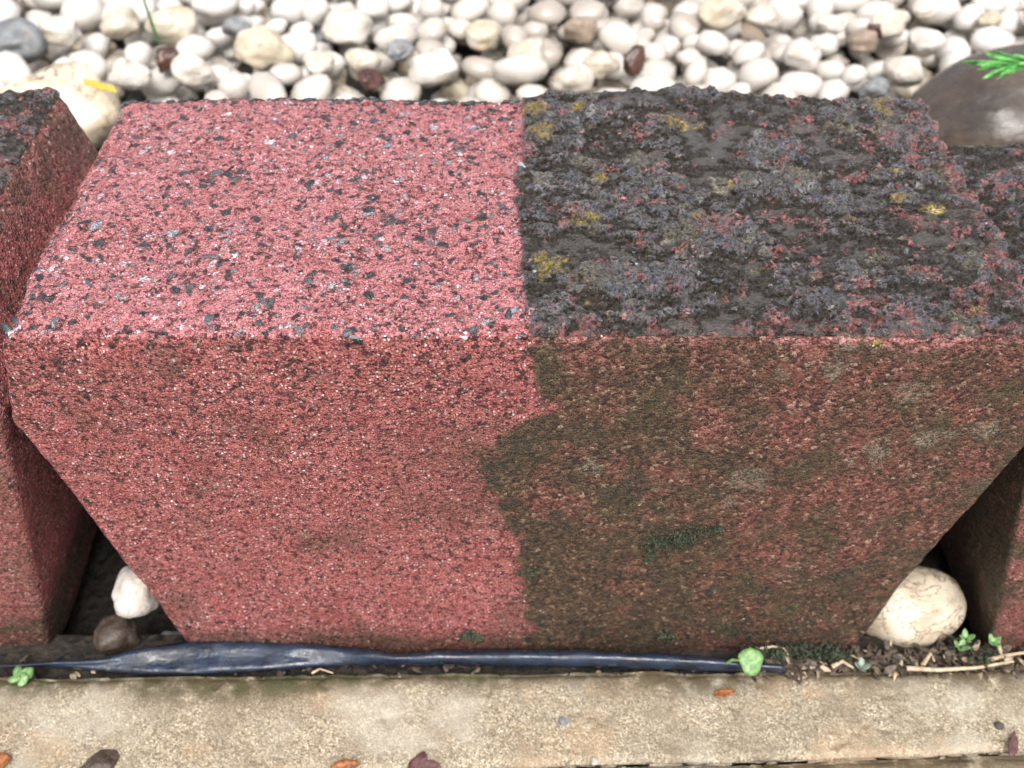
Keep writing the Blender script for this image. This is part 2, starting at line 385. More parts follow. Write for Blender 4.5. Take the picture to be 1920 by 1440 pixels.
PLF = [(1398, 892, 4.6), (1368, 935, 1.8), (1640, 848, 4.2), (1708, 730, 3.2), (1560, 690, 3.4), (1470, 700, 2.4), (1100, 875, 3.0), (1340, 1105, 1.6), (1745, 815, 3.4), (1850, 800, 3), (1585, 650, 3)]
MSF = [(1270, 1015, 4.5), (1230, 1020, 3), (1300, 1000, 3.2), (1330, 1000, 2.5), (990, 1073, 3.0), (885, 1190, 3.2), (1015, 1168, 3.6), (1245, 1192, 3.0), (1580, 1080, 5), (1340, 1110, 4), (665, 1168, 3.0), (980, 835, 5.5), (1180, 1180, 6), (1100, 1185, 5), (1400, 1190, 6), (1500, 1195, 6), (1560, 1200, 5), (1180, 905, 6), (930, 890, 4), (1040, 985, 5), (960, 950, 3.5)]
T3 = lambda L: [(tuple(onz(a, b, ZTOP)), r) for a, b, r in L]
F3 = lambda L: [(tuple(ony(a, b)), r) for a, b, r in L]
CX = .0030
main, body, MP, MN, MD, MT, MW = make_block('main', CX, .00042, 0, 0, dirt_fn=dirt_main, spots=T3(SP) + F3(SPF), pales=T3(PL) + F3(PLF), mosses=F3(MSF))
tag(main, 'large central red concrete block, left half scrubbed clean, right half dark with lichen', 'edging block', 'concrete edging blocks in a row')

def dirt_left(W, M, top, front, side):
    n = fbm(M, 9, 4, 133)
    a = top
    s = side * sstep(-.006, .006, (W[:, 2] - .104) - (.075 - W[:, 1]) * .35 + n * .012)
    f = front * np.clip(.35 + .5 * fbm(M, 16, 4, 134), 0, 1)
    low = sstep(.02, .004, W[:, 2] + n * .008)
    return np.clip(np.maximum(np.maximum(a, s * .8 * (W[:, 2] > .05)), np.maximum(f, low)), 0, 1)
def dirt_right(W, M, top, front, side):
    n = fbm(M, 9, 4, 143)
    return np.clip(np.maximum(np.maximum(top, side), (1 - top) * (.55 + .9 * n + .9 * sstep(.06, .09, W[:, 2]))), 0, 1)
lcx = CX - 2 * WBELT - .0022
left, lb, LP, LN, LD, LT, LW = make_block('left', lcx, .0006, .0015, .0015, seed=3, dirt_fn=dirt_left, yaw=0.004)
tag(left, 'dark-crusted edging block at the left edge, cut off by the frame, with red sloping side', 'edging block', 'concrete edging blocks in a row')
right, rb, RP, RN, RD, RT, RW = make_block('right', CX + 2 * WBELT + .0012, .0006, 0.0, -.0078, depth=.083, seed=6, dirt_fn=dirt_right, wt=.1160)
tag(right, 'grimy grey-black edging block at the right edge, sitting lower below the brown stone', 'edging block', 'concrete edging blocks in a row')

# ------------------------------------------------------------------ stone chips set into the blocks
def hull(seed):
    r = random.Random(seed); bm = bmesh.new()
    for _ in range(random.choice((8, 10, 13))):
        v = Vector((r.gauss(0, 1), r.gauss(0, 1), r.gauss(0, 1))).normalized(); bm.verts.new((v.x, v.y, v.z * .9))
    bmesh.ops.convex_hull(bm, input=bm.verts)
    bmesh.ops.delete(bm, geom=[v for v in bm.verts if not v.link_faces], context='VERTS')
    bmesh.ops.bevel(bm, geom=bm.edges[:], offset=.10, segments=1, affect='EDGES')
    bmesh.ops.triangulate(bm, faces=bm.faces[:]); bm.verts.index_update()
    V = np.array([v.co[:] for v in bm.verts]); F = np.array([[v.index for v in f.verts] for f in bm.faces]); bm.free(); nr = np.linalg.norm(V, axis=1, keepdims=True); V = V * np.minimum(1.0, 1.02 / nr); return V, F
HULLS = [hull(i) for i in range(14)]
DARK = [(.012, .013, .015), (.020, .022, .025), (.032, .035, .040), (.040, .044, .047), (.024, .027, .036), (.08, .088, .10), (.13, .14, .145)]
PALE = [(.62, .50, .55), (.72, .62, .66), (.55, .50, .62), (.66, .42, .44), (.40, .44, .42)]
def chips(parent, P, N, pool, count, smin, smax, pal, sink=.75, elong=2.0):
    Vs, Fs, Cs, off = [], [], [], 0
    ids = rng.choice(pool, count)
    for i in ids:
        hv, hf = HULLS[rng.integers(len(HULLS))]
        s = smin + (smax - smin) * rng.random() ** 2.6; e = 1 + (elong - 1) * rng.random()
        n = Vector(N[i]); q = n.to_track_quat('Z', 'Y').to_matrix(); yaw = Matrix.Rotation(rng.random() * 6.28, 3, 'Z')
        A = np.array(q @ yaw)
        th = .45 * s
        v = hv * np.array([s * e ** .5, s / e ** .5, th]); v = v @ A.T
        Vs.append(v / 1000 + P[i] - np.array(n) * th * sink * (.75 + .5 * rng.random()) / 1000); Fs.append(hf + off); off += len(hv)
        c = np.array(pal[rng.integers(len(pal))]) * (0.75 + .5 * rng.random()); Cs.append(np.tile(c, (len(hv), 1)))
    return np.concatenate(Vs), np.concatenate(Fs), np.concatenate(Cs)
def chip_obj(parent, groups):
    Vs, Fs, Cs, off = [], [], [], 0
    for v, f, c in groups: Vs.append(v); Fs.append(f + off); Cs.append(c); off += len(v)
    me = mesh_np('stone_chips', np.concatenate(Vs), np.concatenate(Fs), smooth=False); cattr(me, 'tint', np.concatenate(Cs))
    o = obj('stone_chips', me, MCH, parent); o['kind'] = 'stuff'; o['label'] = 'angular dark and pale stone chips showing in the red concrete'; return o
isf = MN[:, 1] < -.6
pt = np.where((MT > .8) & (MD < .3))[0]
pf1 = np.where(isf & (MD < .5) & (MP[:, 2] > .085))[0]; pf2 = np.where(isf & (MD < .6) & (MP[:, 2] > .02))[0]
ptd = np.where((MT > .8) & (MD > .7))[0]
pfd = np.where(isf & (MD > .5) & (MP[:, 2] > .01))[0]
pbk = np.where((MN[:, 1] > .2) & (MN[:, 2] > .3) & (MW[:, 0] < .002))[0]
pfe = np.where((MN[:, 1] < -.2) & (MN[:, 2] > .25) & (MW[:, 0] < .004))[0]
BIG = [(onz(a, b, ZTOP), r) for a, b, r in [(132, 462, 1.9), (112, 490, 1.6), (80, 505, 2.0), (388, 597, 2.2), (692, 550, 2.0), (900, 552, 2.1), (570, 608, 1.9), (922, 398, 1.9), (675, 430, 1.5), (480, 600, 1.7),
        (650, 615, 1.6), (765, 610, 1.9), (478, 575, 1.5), (215, 520, 1.5), (605, 550, 1.6), (430, 305, 1.2), (770, 290, 1.4), (645, 268, 1.2), (330, 580, 1.7), (700, 440, 1.3), (560, 440, 1.2), (215, 640, 1.3)]] + \
      [(ony(a, b), r) for a, b, r in [(670, 852, 1.8), (265, 715, 1.3), (817, 795, .8), (790, 932, .9), (455, 745, .9), (660, 665, 1.2), (650, 640, 1.2), (28, 745, 1.2)]]
bigs = [chips(main, MP, MN, [int(np.argmin(((MW - np.array(p)) ** 2).sum(1)))], 1, r, r + .05, [(.022, .024, .028), (.045, .05, .055), (.10, .12, .13), (.20, .24, .24)], sink=.55, elong=1.8) for p, r in BIG]
chip_obj(main, bigs + [chips(main, MP, MN, pt, 560, .35, 2.6, DARK, elong=3.0), chips(main, MP, MN, pt, 170, .3, 1.2, PALE),
                chips(main, MP, MN, pbk, 240, .8, 2.2, DARK, sink=.2), chips(main, MP, MN, pfe, 50, .4, 1.5, DARK + PALE, sink=1.0),
                chips(main, MP, MN, pf1, 90, .35, 1.2, DARK), chips(main, MP, MN, pf1, 70, .3, .8, PALE, sink=.6),
                chips(main, MP, MN, pf2, 120, .3, 1.0, DARK), chips(main, MP, MN, pf2, 160, .25, .7, PALE, sink=.6),
                chips(main, MP, MN, ptd, 120, .4, 1.4, DARK + [(.4, .42, .46), (.5, .2, .2)], sink=.5), chips(main, MP, MN, pfd, 130, .25, .6, [(.5, .42, .36), (.6, .5, .45), (.3, .1, .08)], sink=.6)])

# ------------------------------------------------------------------ ground
def soil_material():
    g = G('dark_wet_soil'); n = g.noise(3, 6, .7); v = g.vor(2.2, g.nvec(3, 2)); r = g.sep(v.outputs['Color'])
    c = g.mix(r[0], (.006, .005, .004), (.035, .026, .018)); c = g.mix(g.mr(n, .6, .75), c, (.10, .08, .055))
    return g.out(c, g.mr(n, .3, .7, .4, .85), g.bump(g.math('ADD', n, g.math('MULTIPLY', v.outputs['Distance'], .4)), .002))
gx = np.concatenate([[-60, -8, -2, -.8], np.linspace(-.5, .5, 320), [.8, 2, 8, 60]]); gy = np.concatenate([[-40, -6, -1.2], np.linspace(-.35, .6, 300), [1.2, 6, 60]])
A, B = np.meshgrid(gx, gy, indexing='ij'); GV = np.stack([A.ravel(), B.ravel(), np.zeros(A.size)], 1)
GV[:, 2] = -.004 + .0015 * fbm(GV * 1000, 14, 3, 5) + .0006 * fbm(GV * 1000, 4, 2, 8) + .032 * sstep(.085, .17, GV[:, 1]) - .018 * sstep(.006, .014, GV[:, 1]) * sstep(.10, .085, GV[:, 1]) - .02 * sstep(-.010, -.02, GV[:, 1])
i = (np.arange(len(gx) - 1)[:, None] * len(gy) + np.arange(len(gy) - 1)[None, :]).ravel()
gme = mesh_np('ground', GV, np.stack([i, i + len(gy), i + len(gy) + 1, i + 1], 1))
tag(obj('ground', gme, soil_material()), 'dark damp soil under the blocks and pebbles', 'soil', kind='structure')

# ------------------------------------------------------------------ paving slabs
def slab_material():
    g = G('tan_concrete'); 
    v = g.vor(.42, g.nvec(1.5, .6)); r = g.sep(v.outputs['Color'])
    c = g.ramp(r[0], [(0, (.10, .080, .052)), (.2, (.20, .162, .108)), (.6, (.32, .270, .188)), (.9, (.45, .395, .29)), (1, (.60, .55, .44))])
    c = g.mix(g.mr(g.noise(16, 5, .6), .40, .65, 0, .6), c, (.20, .165, .115))
    c = g.mix(g.mr(g.noise(5, 6, .7, off=140), .50, .68, 0, .55), c, (.17, .135, .09))
    c = g.mix(g.mr(g.noise(24, 5, .6, off=33), .50, .68, 0, .55), c, (.42, .39, .32))
    c = g.mix(g.mr(g.noise(20, 4, .6, off=60), .54, .70, 0, .35), c, (.42, .27, .15))
    e = g.attr('backedge')
    c = g.mix(g.math('MULTIPLY', e, g.mr(g.noise(5, 4, .6, off=7), .30, .55)), c, (.085, .060, .032))
    ml = g.attr('green'); c = g.mix(g.math('MULTIPLY', ml, g.mr(g.noise(4, 4, .65, off=17), .36, .55, 0, .9)), c, (.045, .050, .014))
    h = g.math('ADD', g.math('MULTIPLY', v.outputs['Distance'], -.5), g.noise(.5, 3, .7))
    return g.out(c, g.mr(g.noise(2, 3, .6), .3, .7, .45, .8), g.bump(h, .0003, .9))
MS = slab_material()
def slab(x0, x1, y0, y1, zt, label, res=.0007, slope=0.0, seed=1):
    hz = .02; nx, ny = int((x1 - x0) / res), int((y1 - y0) / res)
    xs = np.linspace(x0, x1, nx + 1); yi = np.linspace(y0, y1, ny + 1)
    ys = np.concatenate([[y0] * 8, yi, [y1] * 8]); zs = np.concatenate([np.linspace(-hz, -.0006, 8), np.zeros(ny + 1), np.linspace(-.0006, -hz, 8)])
    m = len(ys); A = np.repeat(xs, m); Bm = np.tile(ys, nx + 1); Z = np.tile(zs, nx + 1)
    M = np.stack([A, Bm, Z], 1) * 1000 + seed * 31
    de = np.minimum(Bm - y0, y1 - Bm)
    rnd = -.0016 * np.clip(1 - de / .0025, 0, 1) ** 2 * (Z > -.0001) * (1 + fbm(M, 6, 3, 4))
    top = (Z > -.0001)
    Zd = zt + Z + rnd + top * (fbm(M, 24, 3, 2) * .0005 + fbm(M, 2.5, 3, 3) * .00022 - np.maximum(0, fbm(M, 5, 3, 9) - .4) * .003)
    Y = Bm + (1 - top) * fbm(M, 7, 3, 12) * .0006 + (slope + (.022 if y0 > -.05 else 0) * np.clip((y1 - Bm) / (y1 - y0), 0, 1)) * A + fbm(M * np.array([1, 0, 0]), 22, 3, 15) * .0008
    V = np.stack([A, Y, Zd], 1); i = (np.arange(nx)[:, None] * m + np.arange(m - 1)[None, :]).ravel()
    me = mesh_np('paving_slab', V, np.stack([i, i + m, i + m + 1, i + 1], 1))
    n = fbm(M, 16, 3, 21)
    fattr(me, 'backedge', 1 - sstep(.0005, .009, (y1 - Bm) + n * .004))
    gl = np.interp(A, [-.2, -.13, -.11, -.06, -.02, .0, .02, .08, .2], [.3, .9, .3, 1, 1, .6, .2, .1, .1])
    fattr(me, 'green', (1 - sstep(.0012, .0060, (y1 - Bm) + n * .004)) * gl)
    o = obj('paving_slab', me, MS); tag(o, label, 'paving slab', 'tan concrete slabs along the front'); return o
ke = onz(960, 1262, 0).y; kj = onz(960, 1443, 0).y
slab(-.26, .26, kj + .0006, ke, .0, 'long tan mottled concrete slab running in front of the blocks', slope=.010)
slab(-.26, .26, kj - .075, kj + .0001, -.0006, 'paler concrete slab beyond the thin joint at the bottom edge', res=.0011, slope=.032, seed=5)

# ------------------------------------------------------------------ pebbles
def peb_material(name, stops, stain=(.40, .27, .13), amt=.5, rough=(.25, .5), vein=.75):
    g = G(name, 9.5); oi = g.N.new('ShaderNodeObjectInfo'); rv = oi.outputs['Random']
    mo = g.N.new('ShaderNodeVectorMath'); mo.operation = 'ADD'; g.L.new(g.P, mo.inputs[0])
    cb = g.N.new('ShaderNodeCombineXYZ'); g.L.new(g.math('MULTIPLY', rv, 900), cb.inputs[0]); g.L.new(cb.outputs[0], mo.inputs[1]); g.P = mo.outputs[0]
    c = g.ramp(rv, stops)
    c = g.mix(g.mr(g.noise(7, 5, .6), .40, .66, 0, amt + .12), c, stain)
    c = g.mix(g.mr(g.noise(3.5, 6, .7, off=71), .45, .75, 0, .45), c, (.45, .38, .30))
    c = g.mix(g.mr(g.noise(10, 4, .6, off=5), .5, .7, 0, .45), c, (.80, .79, .77) if amt < .5 else c)
    vn = g.noise(9, 6, .65, dist=1.2, off=50); crack = g.mr(g.math('ABSOLUTE', g.math('SUBTRACT', vn, .5)), .0, .018, 1, 0)
    c = g.mix(g.math('MULTIPLY', crack, g.mr(g.noise(12, 2, .5, off=90), .5 if vein < .8 else .3, .62 if vein < .8 else .4, 0, vein)), c, (.16, .10, .05))
    c = g.mix(g.mr(g.noise(1.2, 3, .6, off=20), .60, .72, 0, .6), c, (.28, .22, .16))
    c = g.mix(1.0, c, (.74, .72, .69), 'MULTIPLY')
    return g.out(c, g.mr(g.noise(4, 3, .5, off=11), .3, .7, *rough), g.bump(g.noise(2.2, 6, .7), .0007, .8))
MPW = peb_material('white_quartz_pebble', [(0, (.70, .67, .60)), (.3, (.78, .77, .74)), (.5, (.74, .69, .58)), (.75, (.80, .79, .78)), (1, (.70, .69, .67))], amt=.28)
MPC = peb_material('cream_pebble', [(0, (.70, .64, .50)), (.5, (.76, .72, .61)), (1, (.70, .65, .54))], stain=(.46, .33, .18), amt=.45)
MPG = peb_material('blue_grey_pebble', [(0, (.22, .25, .28)), (1, (.40, .43, .47))], stain=(.10, .11, .12), amt=.7)
MPB = peb_material('taupe_pebble', [(0, (.40, .33, .27)), (1, (.54, .47, .40))], stain=(.20, .13, .08), amt=.6)
MPV = peb_material('veined_cream_pebble', [(0, (.80, .72, .58)), (1, (.82, .74, .61))], stain=(.42, .32, .20), amt=.55, rough=(.08, .3), vein=.9)
def brown_material(name, a, b, sc=9.5):
    g = G(name, sc); n = g.noise(14, 6, .65, dist=.4)
    c = g.mix(g.mr(n, .35, .65), a, b); c = g.mix(g.mr(g.noise(3, 5, .6, off=9), .6, .75, 0, .5), c, (.24, .20, .17))
    c = g.mix(g.mr(g.noise(5, 2, .5, off=30), .70, .75, 0, .8), c, (.03, .03, .035))
    return g.out(c, g.mr(g.noise(5, 4, .6), .3, .7, .12, .35), g.bump(g.noise(3, 5, .6), .0007, .5))
MBR = brown_material('wet_brown_stone', (.042, .031, .025), (.090, .068, .054), 32)
MDK = brown_material('rust_brown_lava', (.035, .014, .010), (.10, .045, .032))
def pebble_mesh(seed, sub=4, amp=.34, sharp=False, cuts=4):
    bm = bmesh.new(); bmesh.ops.create_icosphere(bm, subdivisions=sub, radius=1)
    V = np.array([v.co[:] for v in bm.verts]); F = np.array([[v.index for v in f.verts] for f in bm.faces]); bm.free()
    o = seed * 17.3
    r = 1 + amp * fbm(V + o, 1.1, 2, 3) + amp * .32 * fbm(V + o, .45, 2, 6)
    rs = np.random.default_rng(seed)
    for _ in range(7 if sharp else cuts):                         # worn flat facets
        n = rs.normal(size=3); n /= np.linalg.norm(n); c = rs.uniform(.55, .85)
        dcut = V @ n; k = .5 if not sharp else .9
        r = np.where(dcut * r > c, r * (1 - k) + k * c / np.maximum(dcut, .2), r)
    if sharp: r += .06 * fbm(V + o, .25, 3, 9)
    return mesh_np('pebble', V * r[:, None], F)
PM = [pebble_mesh(i + 1) for i in range(12)]
def put_pebble(me, mat, loc, size, rot, name='pebble', sub=None):
    o = bpy.data.objects.new(name, me); link(o); o.location = loc; o.scale = size; o.rotation_euler = rot
    return o
def mesh_for(me, mat):
    k = (me.name, mat.name)
    if k not in mesh_for.c:
        m = me.copy(); m.name = 'pebble_stone'; m.materials.clear(); m.materials.append(mat); mesh_for.c[k] = m
    return mesh_for.c[k]
mesh_for.c = {}
# resting heights on a height map so that the stones pile up instead of floating
HX0, HY0, HR = -.42, .095, .001; HM = np.zeros((840, 420))
yy = HY0 + np.arange(420) * HR; HM[:] = (.028 * sstep(.085, .17, yy))[None, :] - .004
def rest(x, y, a, b, c, yaw, commit=True, sink=.30):
    rad = max(a, b); i0, i1 = int((x - rad - HX0) / HR), int((x + rad - HX0) / HR) + 1; j0, j1 = int((y - rad - HY0) / HR), int((y + rad - HY0) / HR) + 1
    i0, j0 = max(i0, 0), max(j0, 0); i1, j1 = min(i1, 839), min(j1, 419)
    if i1 <= i0 or j1 <= j0: return None
    X, Y = np.meshgrid(HX0 + np.arange(i0, i1) * HR - x, HY0 + np.arange(j0, j1) * HR - y, indexing='ij')
    u = (X * math.cos(yaw) + Y * math.sin(yaw)) / a; v = (-X * math.sin(yaw) + Y * math.cos(yaw)) / b
    q = 1 - u * u - v * v; m = q > 0; dz = c * np.sqrt(np.maximum(q, 0))
    sub = HM[i0:i1, j0:j1]
    if not m.any(): return None
    z = np.max((sub + dz)[m]) - sink * c
    if commit: sub[m] = np.maximum(sub[m], (z + dz)[m])
    return z
HERO = [  # px, py, half-width px, material, aspect, name, label
    (38, 78, 62, MPG, .85, 'large blue-grey pebble near the top left corner'),
    (115, 205, 125, 'V', .8, 'biggest white pebble, behind the gap between the two left blocks'),
    (110, 55, 48, MPW, .7, 'white pebble with a slanting long shape right of the big blue-grey pebble'),
    (222, 42, 48, MPC, .9, 'round cream pebble in the top row, left of the green blade'),
    (325, 45, 60, MPC, .75, 'wide cream pebble at the top behind the thin green blade'),
    (440, 50, 34, MPG, .6, 'small dark blue-grey pebble among white ones in the upper left'),
    (492, 88, 60, MPC, .7, 'broad cream pebble with a brown-stained lower face in the upper left'),
    (358, 128, 46, MPW, .85, 'round white pebble directly right of the dark rust-brown rock'),
    (250, 140, 48, MPW, .7, 'white pebble behind the yellow leaf scrap'),
    (595, 118, 36, MPW, 1.1, 'upright white pebble with a tan edge above the clean half'),
    (655, 45, 58, MPW, 1.1, 'tall oval white pebble in the top row left of centre'),
    (680, 112, 40, MPW, .8, 'white pebble just above the small rust-brown rock'),
    (750, 92, 30, MPG, 1.0, 'pale lilac-grey pebble between two white ones left of centre'),
    (815, 122, 58, MPW, .8, 'broad white pebble above the clean half near the middle'),
    (905, 62, 42, MPC, .9, 'tan and cream pebble in the middle of the pebble bed'),
    (985, 100, 52, MPW, .9, 'white pebble just above the clean and dirty dividing line'),
    (1090, 52, 40, MPB, .8, 'taupe-brown pebble right of centre'),
    (1075, 150, 48, MPW, .6, 'low white pebble touching the back edge right of the dividing line'),
    (1125, 118, 38, MPC, .7, 'cream pebble beside the brown shard'),
    (1350, 22, 52, MPC, .65, 'squarish yellow-cream pebble at the top right of centre'),
    (1435, 30, 42, MPW, .9, 'white pebble right of the squarish yellow-cream pebble'),
    (1560, 45, 32, MPW, .9, 'small round white pebble in the upper right'),
    (1668, 40, 48, MPW, .5, 'long white pebble pointing down to the right, upper right'),
    (1738, 75, 42, MPW, .9, 'cream-shadowed white pebble above the brown stone'),
    (1735, 15, 28, MPW, .9, 'small white pebble with a ringed mark near the top right'),
    (1858, 32, 26, MPC, .8, 'small yellow-tan pebble at the top right'),
    (1620, 75, 36, MPB, .7, 'greyish pebble left of the white pointed one, upper right'),
    (1690, 130, 50, MPW, .7, 'white pebble at the left shoulder of the brown stone'),
    (1505, 100, 46, MPW, .9, 'white pebble above the lichen-covered half'),
    (1640, 165, 34, MPG, .6, 'pale grey-blue pebble tucked left of the brown stone'),
]
def depth_of(p): v = Vector(p) - CAM; return v.y * ca - v.z * sa
WG = 'pebbles in the bed behind the blocks'
placed = []
hero_objs = []
# base layer (also fills what lies out of the picture)
cand = []
def rsize():
    s = random.uniform(.0050, .0092) * (1.25 if random.random() < .12 else 1)
    return s * random.uniform(1.0, 1.3), s * random.uniform(.75, 1.0), s * random.uniform(.62, .85)
def add_layer(n, tries, xr, yr, floor=.4):
    for _ in range(n):
        a, b, c = rsize(); best = None
        for _ in range(tries):
            x, y = random.uniform(*xr), random.uniform(*yr); yw = random.uniform(0, math.pi)
            if y < .108 + max(a, b) and abs(x) < .4 and y - max(a, b) < .1: y = .1 + max(a, b)
            if y - max(a, b) < .096: continue
            z = rest(x, y, a, b, c, yw, False)
            if z is not None and (best is None or z < best[0]): best = (z, x, y, yw)
        if best is None: continue
        z, x, y, yw = best; rest(x, y, a, b, c, yw); placed.append((x, y, z, a, b, c, yw))
add_layer(800, 5, (-.36, .36), (.10, .47))
zlev = .049
print('pebble level', zlev, 'placed', len(placed))
# hero stones at their places; they push the filler aside
hs = []
for (px, py, hw, mat, asp, lab) in HERO:
    z = zlev + .004; p = onz(px, py, z); dz = depth_of(p); mat = MPV if mat == 'V' else mat; a = hw * (.86 if hw < 100 else 1) / FPX * dz; ang = math.atan2(CAM.z - z, p.y - CAM.y)
    c = a * .72; b = a * min(1.0, max(.6, asp + .05))
    hs.append((p.x, p.y, z - .001, a, b, c, mat, lab))
placed = [q for q in placed if not any(math.hypot(q[0] - h[0], q[1] - h[1]) < .55 * (h[3] + h[4]) / 2 + .3 * q[3] and q[2] > h[2] - .3 * h[5] for h in hs)]
HM[:] = (.028 * sstep(.085, .17, yy))[None, :] - .004
def stamp(x, y, z, a, b, c, yaw=0.0):
    rad = max(a, b); i0, i1 = int((x - rad - HX0) / HR), int((x + rad - HX0) / HR) + 1; j0, j1 = int((y - rad - HY0) / HR), int((y + rad - HY0) / HR) + 1
    i0, j0 = max(i0, 0), max(j0, 0); i1, j1 = min(i1, 839), min(j1, 419)
    X, Y = np.meshgrid(HX0 + np.arange(i0, i1) * HR - x, HY0 + np.arange(j0, j1) * HR - y, indexing='ij')
    u = (X * math.cos(yaw) + Y * math.sin(yaw)) / a; v = (-X * math.sin(yaw) + Y * math.cos(yaw)) / b
    q = 1 - u * u - v * v; HM[i0:i1, j0:j1] = np.where(q > 0, np.maximum(HM[i0:i1, j0:j1], z + c * np.sqrt(np.maximum(q, 0))), HM[i0:i1, j0:j1])
for q in placed: stamp(*q)
for h in hs: stamp(*h[:6])
add_layer(1050, 14, (-.33, .33), (.11, .40))
add_layer(260, 24, (-.25, .25), (.18, .36))
placed = [q for q in placed if q[2] + q[5] < zlev + .021]
print('placed', len(placed))
for k, (x, y, z, a, b, c, mat, lab) in enumerate(hs):
    o = put_pebble(mesh_for(PM[k % 12], mat), mat, (x, y, z), (a, b, c), (random.uniform(-.2, .2), random.uniform(-.2, .2), random.uniform(-.25, .25)))
    tag(o, lab, 'pebble', WG); hero_objs.append(o)
SHORT = ['large blue-grey pebble at top left', 'biggest white pebble', 'slanting white pebble at top left', 'round cream pebble left of the green blade', 'wide cream pebble behind the green blade', 'small dark blue-grey pebble', 'broad brown-stained cream pebble', 'round white pebble by the dark rust rock', 'white pebble behind the yellow scrap', 'upright white pebble with tan edge', 'tall oval white pebble', 'white pebble above the small rust rock', 'lilac-grey pebble', 'broad white pebble near the middle', 'tan and cream pebble at mid-bed', 'white pebble above the dividing line', 'taupe pebble right of centre', 'low white pebble at the back edge', 'cream pebble beside the brown shard', 'squarish yellow-cream pebble', 'white neighbour of the squarish cream pebble', 'small round white pebble at upper right', 'long pointed white pebble at upper right', 'white pebble above the brown stone', 'small ringed white pebble', 'small yellow-tan pebble', 'greyish pebble at upper right', 'white pebble by the brown stone shoulder', 'white pebble above the lichen half', 'pale grey-blue pebble by the brown stone']
anchors = [(proj((h[0], h[1], h[2])), n) for h, n in zip(hs, SHORT)]; ranks = {('white', 'right of', 'squarish yellow-cream pebble'): 1}; NTH = ['nearest', 'second nearest', 'third nearest', 'fourth nearest', 'fifth nearest', 'sixth nearest', 'seventh nearest', 'eighth nearest', 'ninth nearest', 'tenth nearest'] + ['far'] * 40; pend = []
nvis = 0; rest_list = []
boulder_c = onz(1880, 235, .045)
for (x, y, z, a, b, c, yw) in placed:
    if math.hypot((x - boulder_c.x - .004) / .058, (y - boulder_c.y) / .044) < 1.0 or (x > .112 and y < .13): continue
    u, v = proj((x, y, z + c * .3)); vis = -30 < u < 1950 and -25 < v < 215
    r = random.random()
    mat = MPW if r < .76 else MPC if r < .95 else MPB if r < .985 else MPG
    if vis and nvis < 255 and v > -25:
        o = put_pebble(mesh_for(PM[random.randrange(12)], mat), mat, (x, y, z), (a, b, c), (random.uniform(-.35, .35), random.uniform(-.35, .35), yw))
        kindw = {MPW.name: 'white', MPC.name: 'cream-tan', MPB.name: 'taupe-brown', MPG.name: 'grey'}[mat.name]
        (A_, an) = min(anchors, key=lambda t: math.hypot(t[0][0] - u, 1.6 * (t[0][1] - v))); dx_, dy_ = u - A_[0], 1.6 * (v - A_[1])
        dr = ('right of' if dx_ > 0 else 'left of') if abs(dx_) > abs(dy_) else ('in front of' if dy_ > 0 else 'behind')
        pend.append((math.hypot(dx_, dy_), o, kindw, dr, an)); nvis += 1
    else:
        rest_list.append((x, y, z, a, b, c, yw, mat))
for (dd_, o, kw, dr, an) in sorted(pend, key=lambda t: t[0]):
    k_ = (kw, dr, an); r_ = ranks.get(k_, 0); ranks[k_] = r_ + 1
    tag(o, f'{kw} pebble {dr} the {an}' + (f', {NTH[r_]}' if r_ else ''), 'pebble', WG)
print('visible pebbles', nvis)
# the others, out of the picture or behind the block
low = [pebble_mesh(40 + i, sub=2) for i in range(4)]; Vl = [np.array([v.co[:] for v in m.vertices]) for m in low]; Fl = [np.array([p.vertices[:] for p in m.polygons]) for m in low]
Vs, Fs, off = [], [], 0
for (x, y, z, a, b, c, yw, mat) in rest_list:
    k = random.randrange(4); Rm = np.array(Euler((random.uniform(-.3, .3), random.uniform(-.3, .3), yw)).to_matrix())
    Vs.append((Vl[k] * np.array([a, b, c])) @ Rm.T + np.array([x, y, z])); Fs.append(Fl[k] + off); off += len(Vl[k])
o = obj('pebble_bed', mesh_np('pebble_bed', np.concatenate(Vs), np.concatenate(Fs)), MPW)
tag(o, 'mass of further white pebbles continuing around the visible bed', 'pebbles', kind='stuff')

# large brown stone and its neighbours
me = pebble_mesh(60, sub=6, amp=.10, cuts=0); me.materials.append(MBR)
o = bpy.data.objects.new('boulder', me); link(o); bc = boulder_c
o.location = (bc.x + .006, bc.y - .004, .034); o.scale = (.052, .038, .044); o.rotation_euler = (0, 0, .15)
tag(o, 'large smooth wet brown stone at the right behind the blocks', 'stone')
# rust coloured rough rocks
LV = [pebble_mesh(80 + i, sub=4, amp=.35, sharp=True) for i in range(3)]
for m in LV: m.materials.append(MDK)
for k, (px, py, hw, asp, lab) in enumerate([(692, 150, 32, .8, 'small rough rust-brown rock above the middle of the clean half'), (312, 108, 30, 1.4, 'dark rust-brown rock left of the round white pebble'),
        (1190, 118, 34, .7, 'brown shard of rock above the lichen-covered half'), (1640, 55, 22, .8, 'dark brown rock between pebbles at the upper right'), (30, 22, 34, .8, 'near-black rock standing in for a dark shaded hole at the top left corner')]):  # last rock is added to stand in for shade in a hole
    z = zlev + (.006 if k != 4 else .0); p = onz(px, py, z); a = hw / FPX * depth_of(p)
    o = bpy.data.objects.new('rough_rock', LV[k % 3]); link(o); o.location = p; o.scale = (a * .95, a * .7, a * asp * .75); o.rotation_euler = (k, .5, k * 2.)
    tag(o, lab, 'rock', 'rough brown rocks among the pebbles')
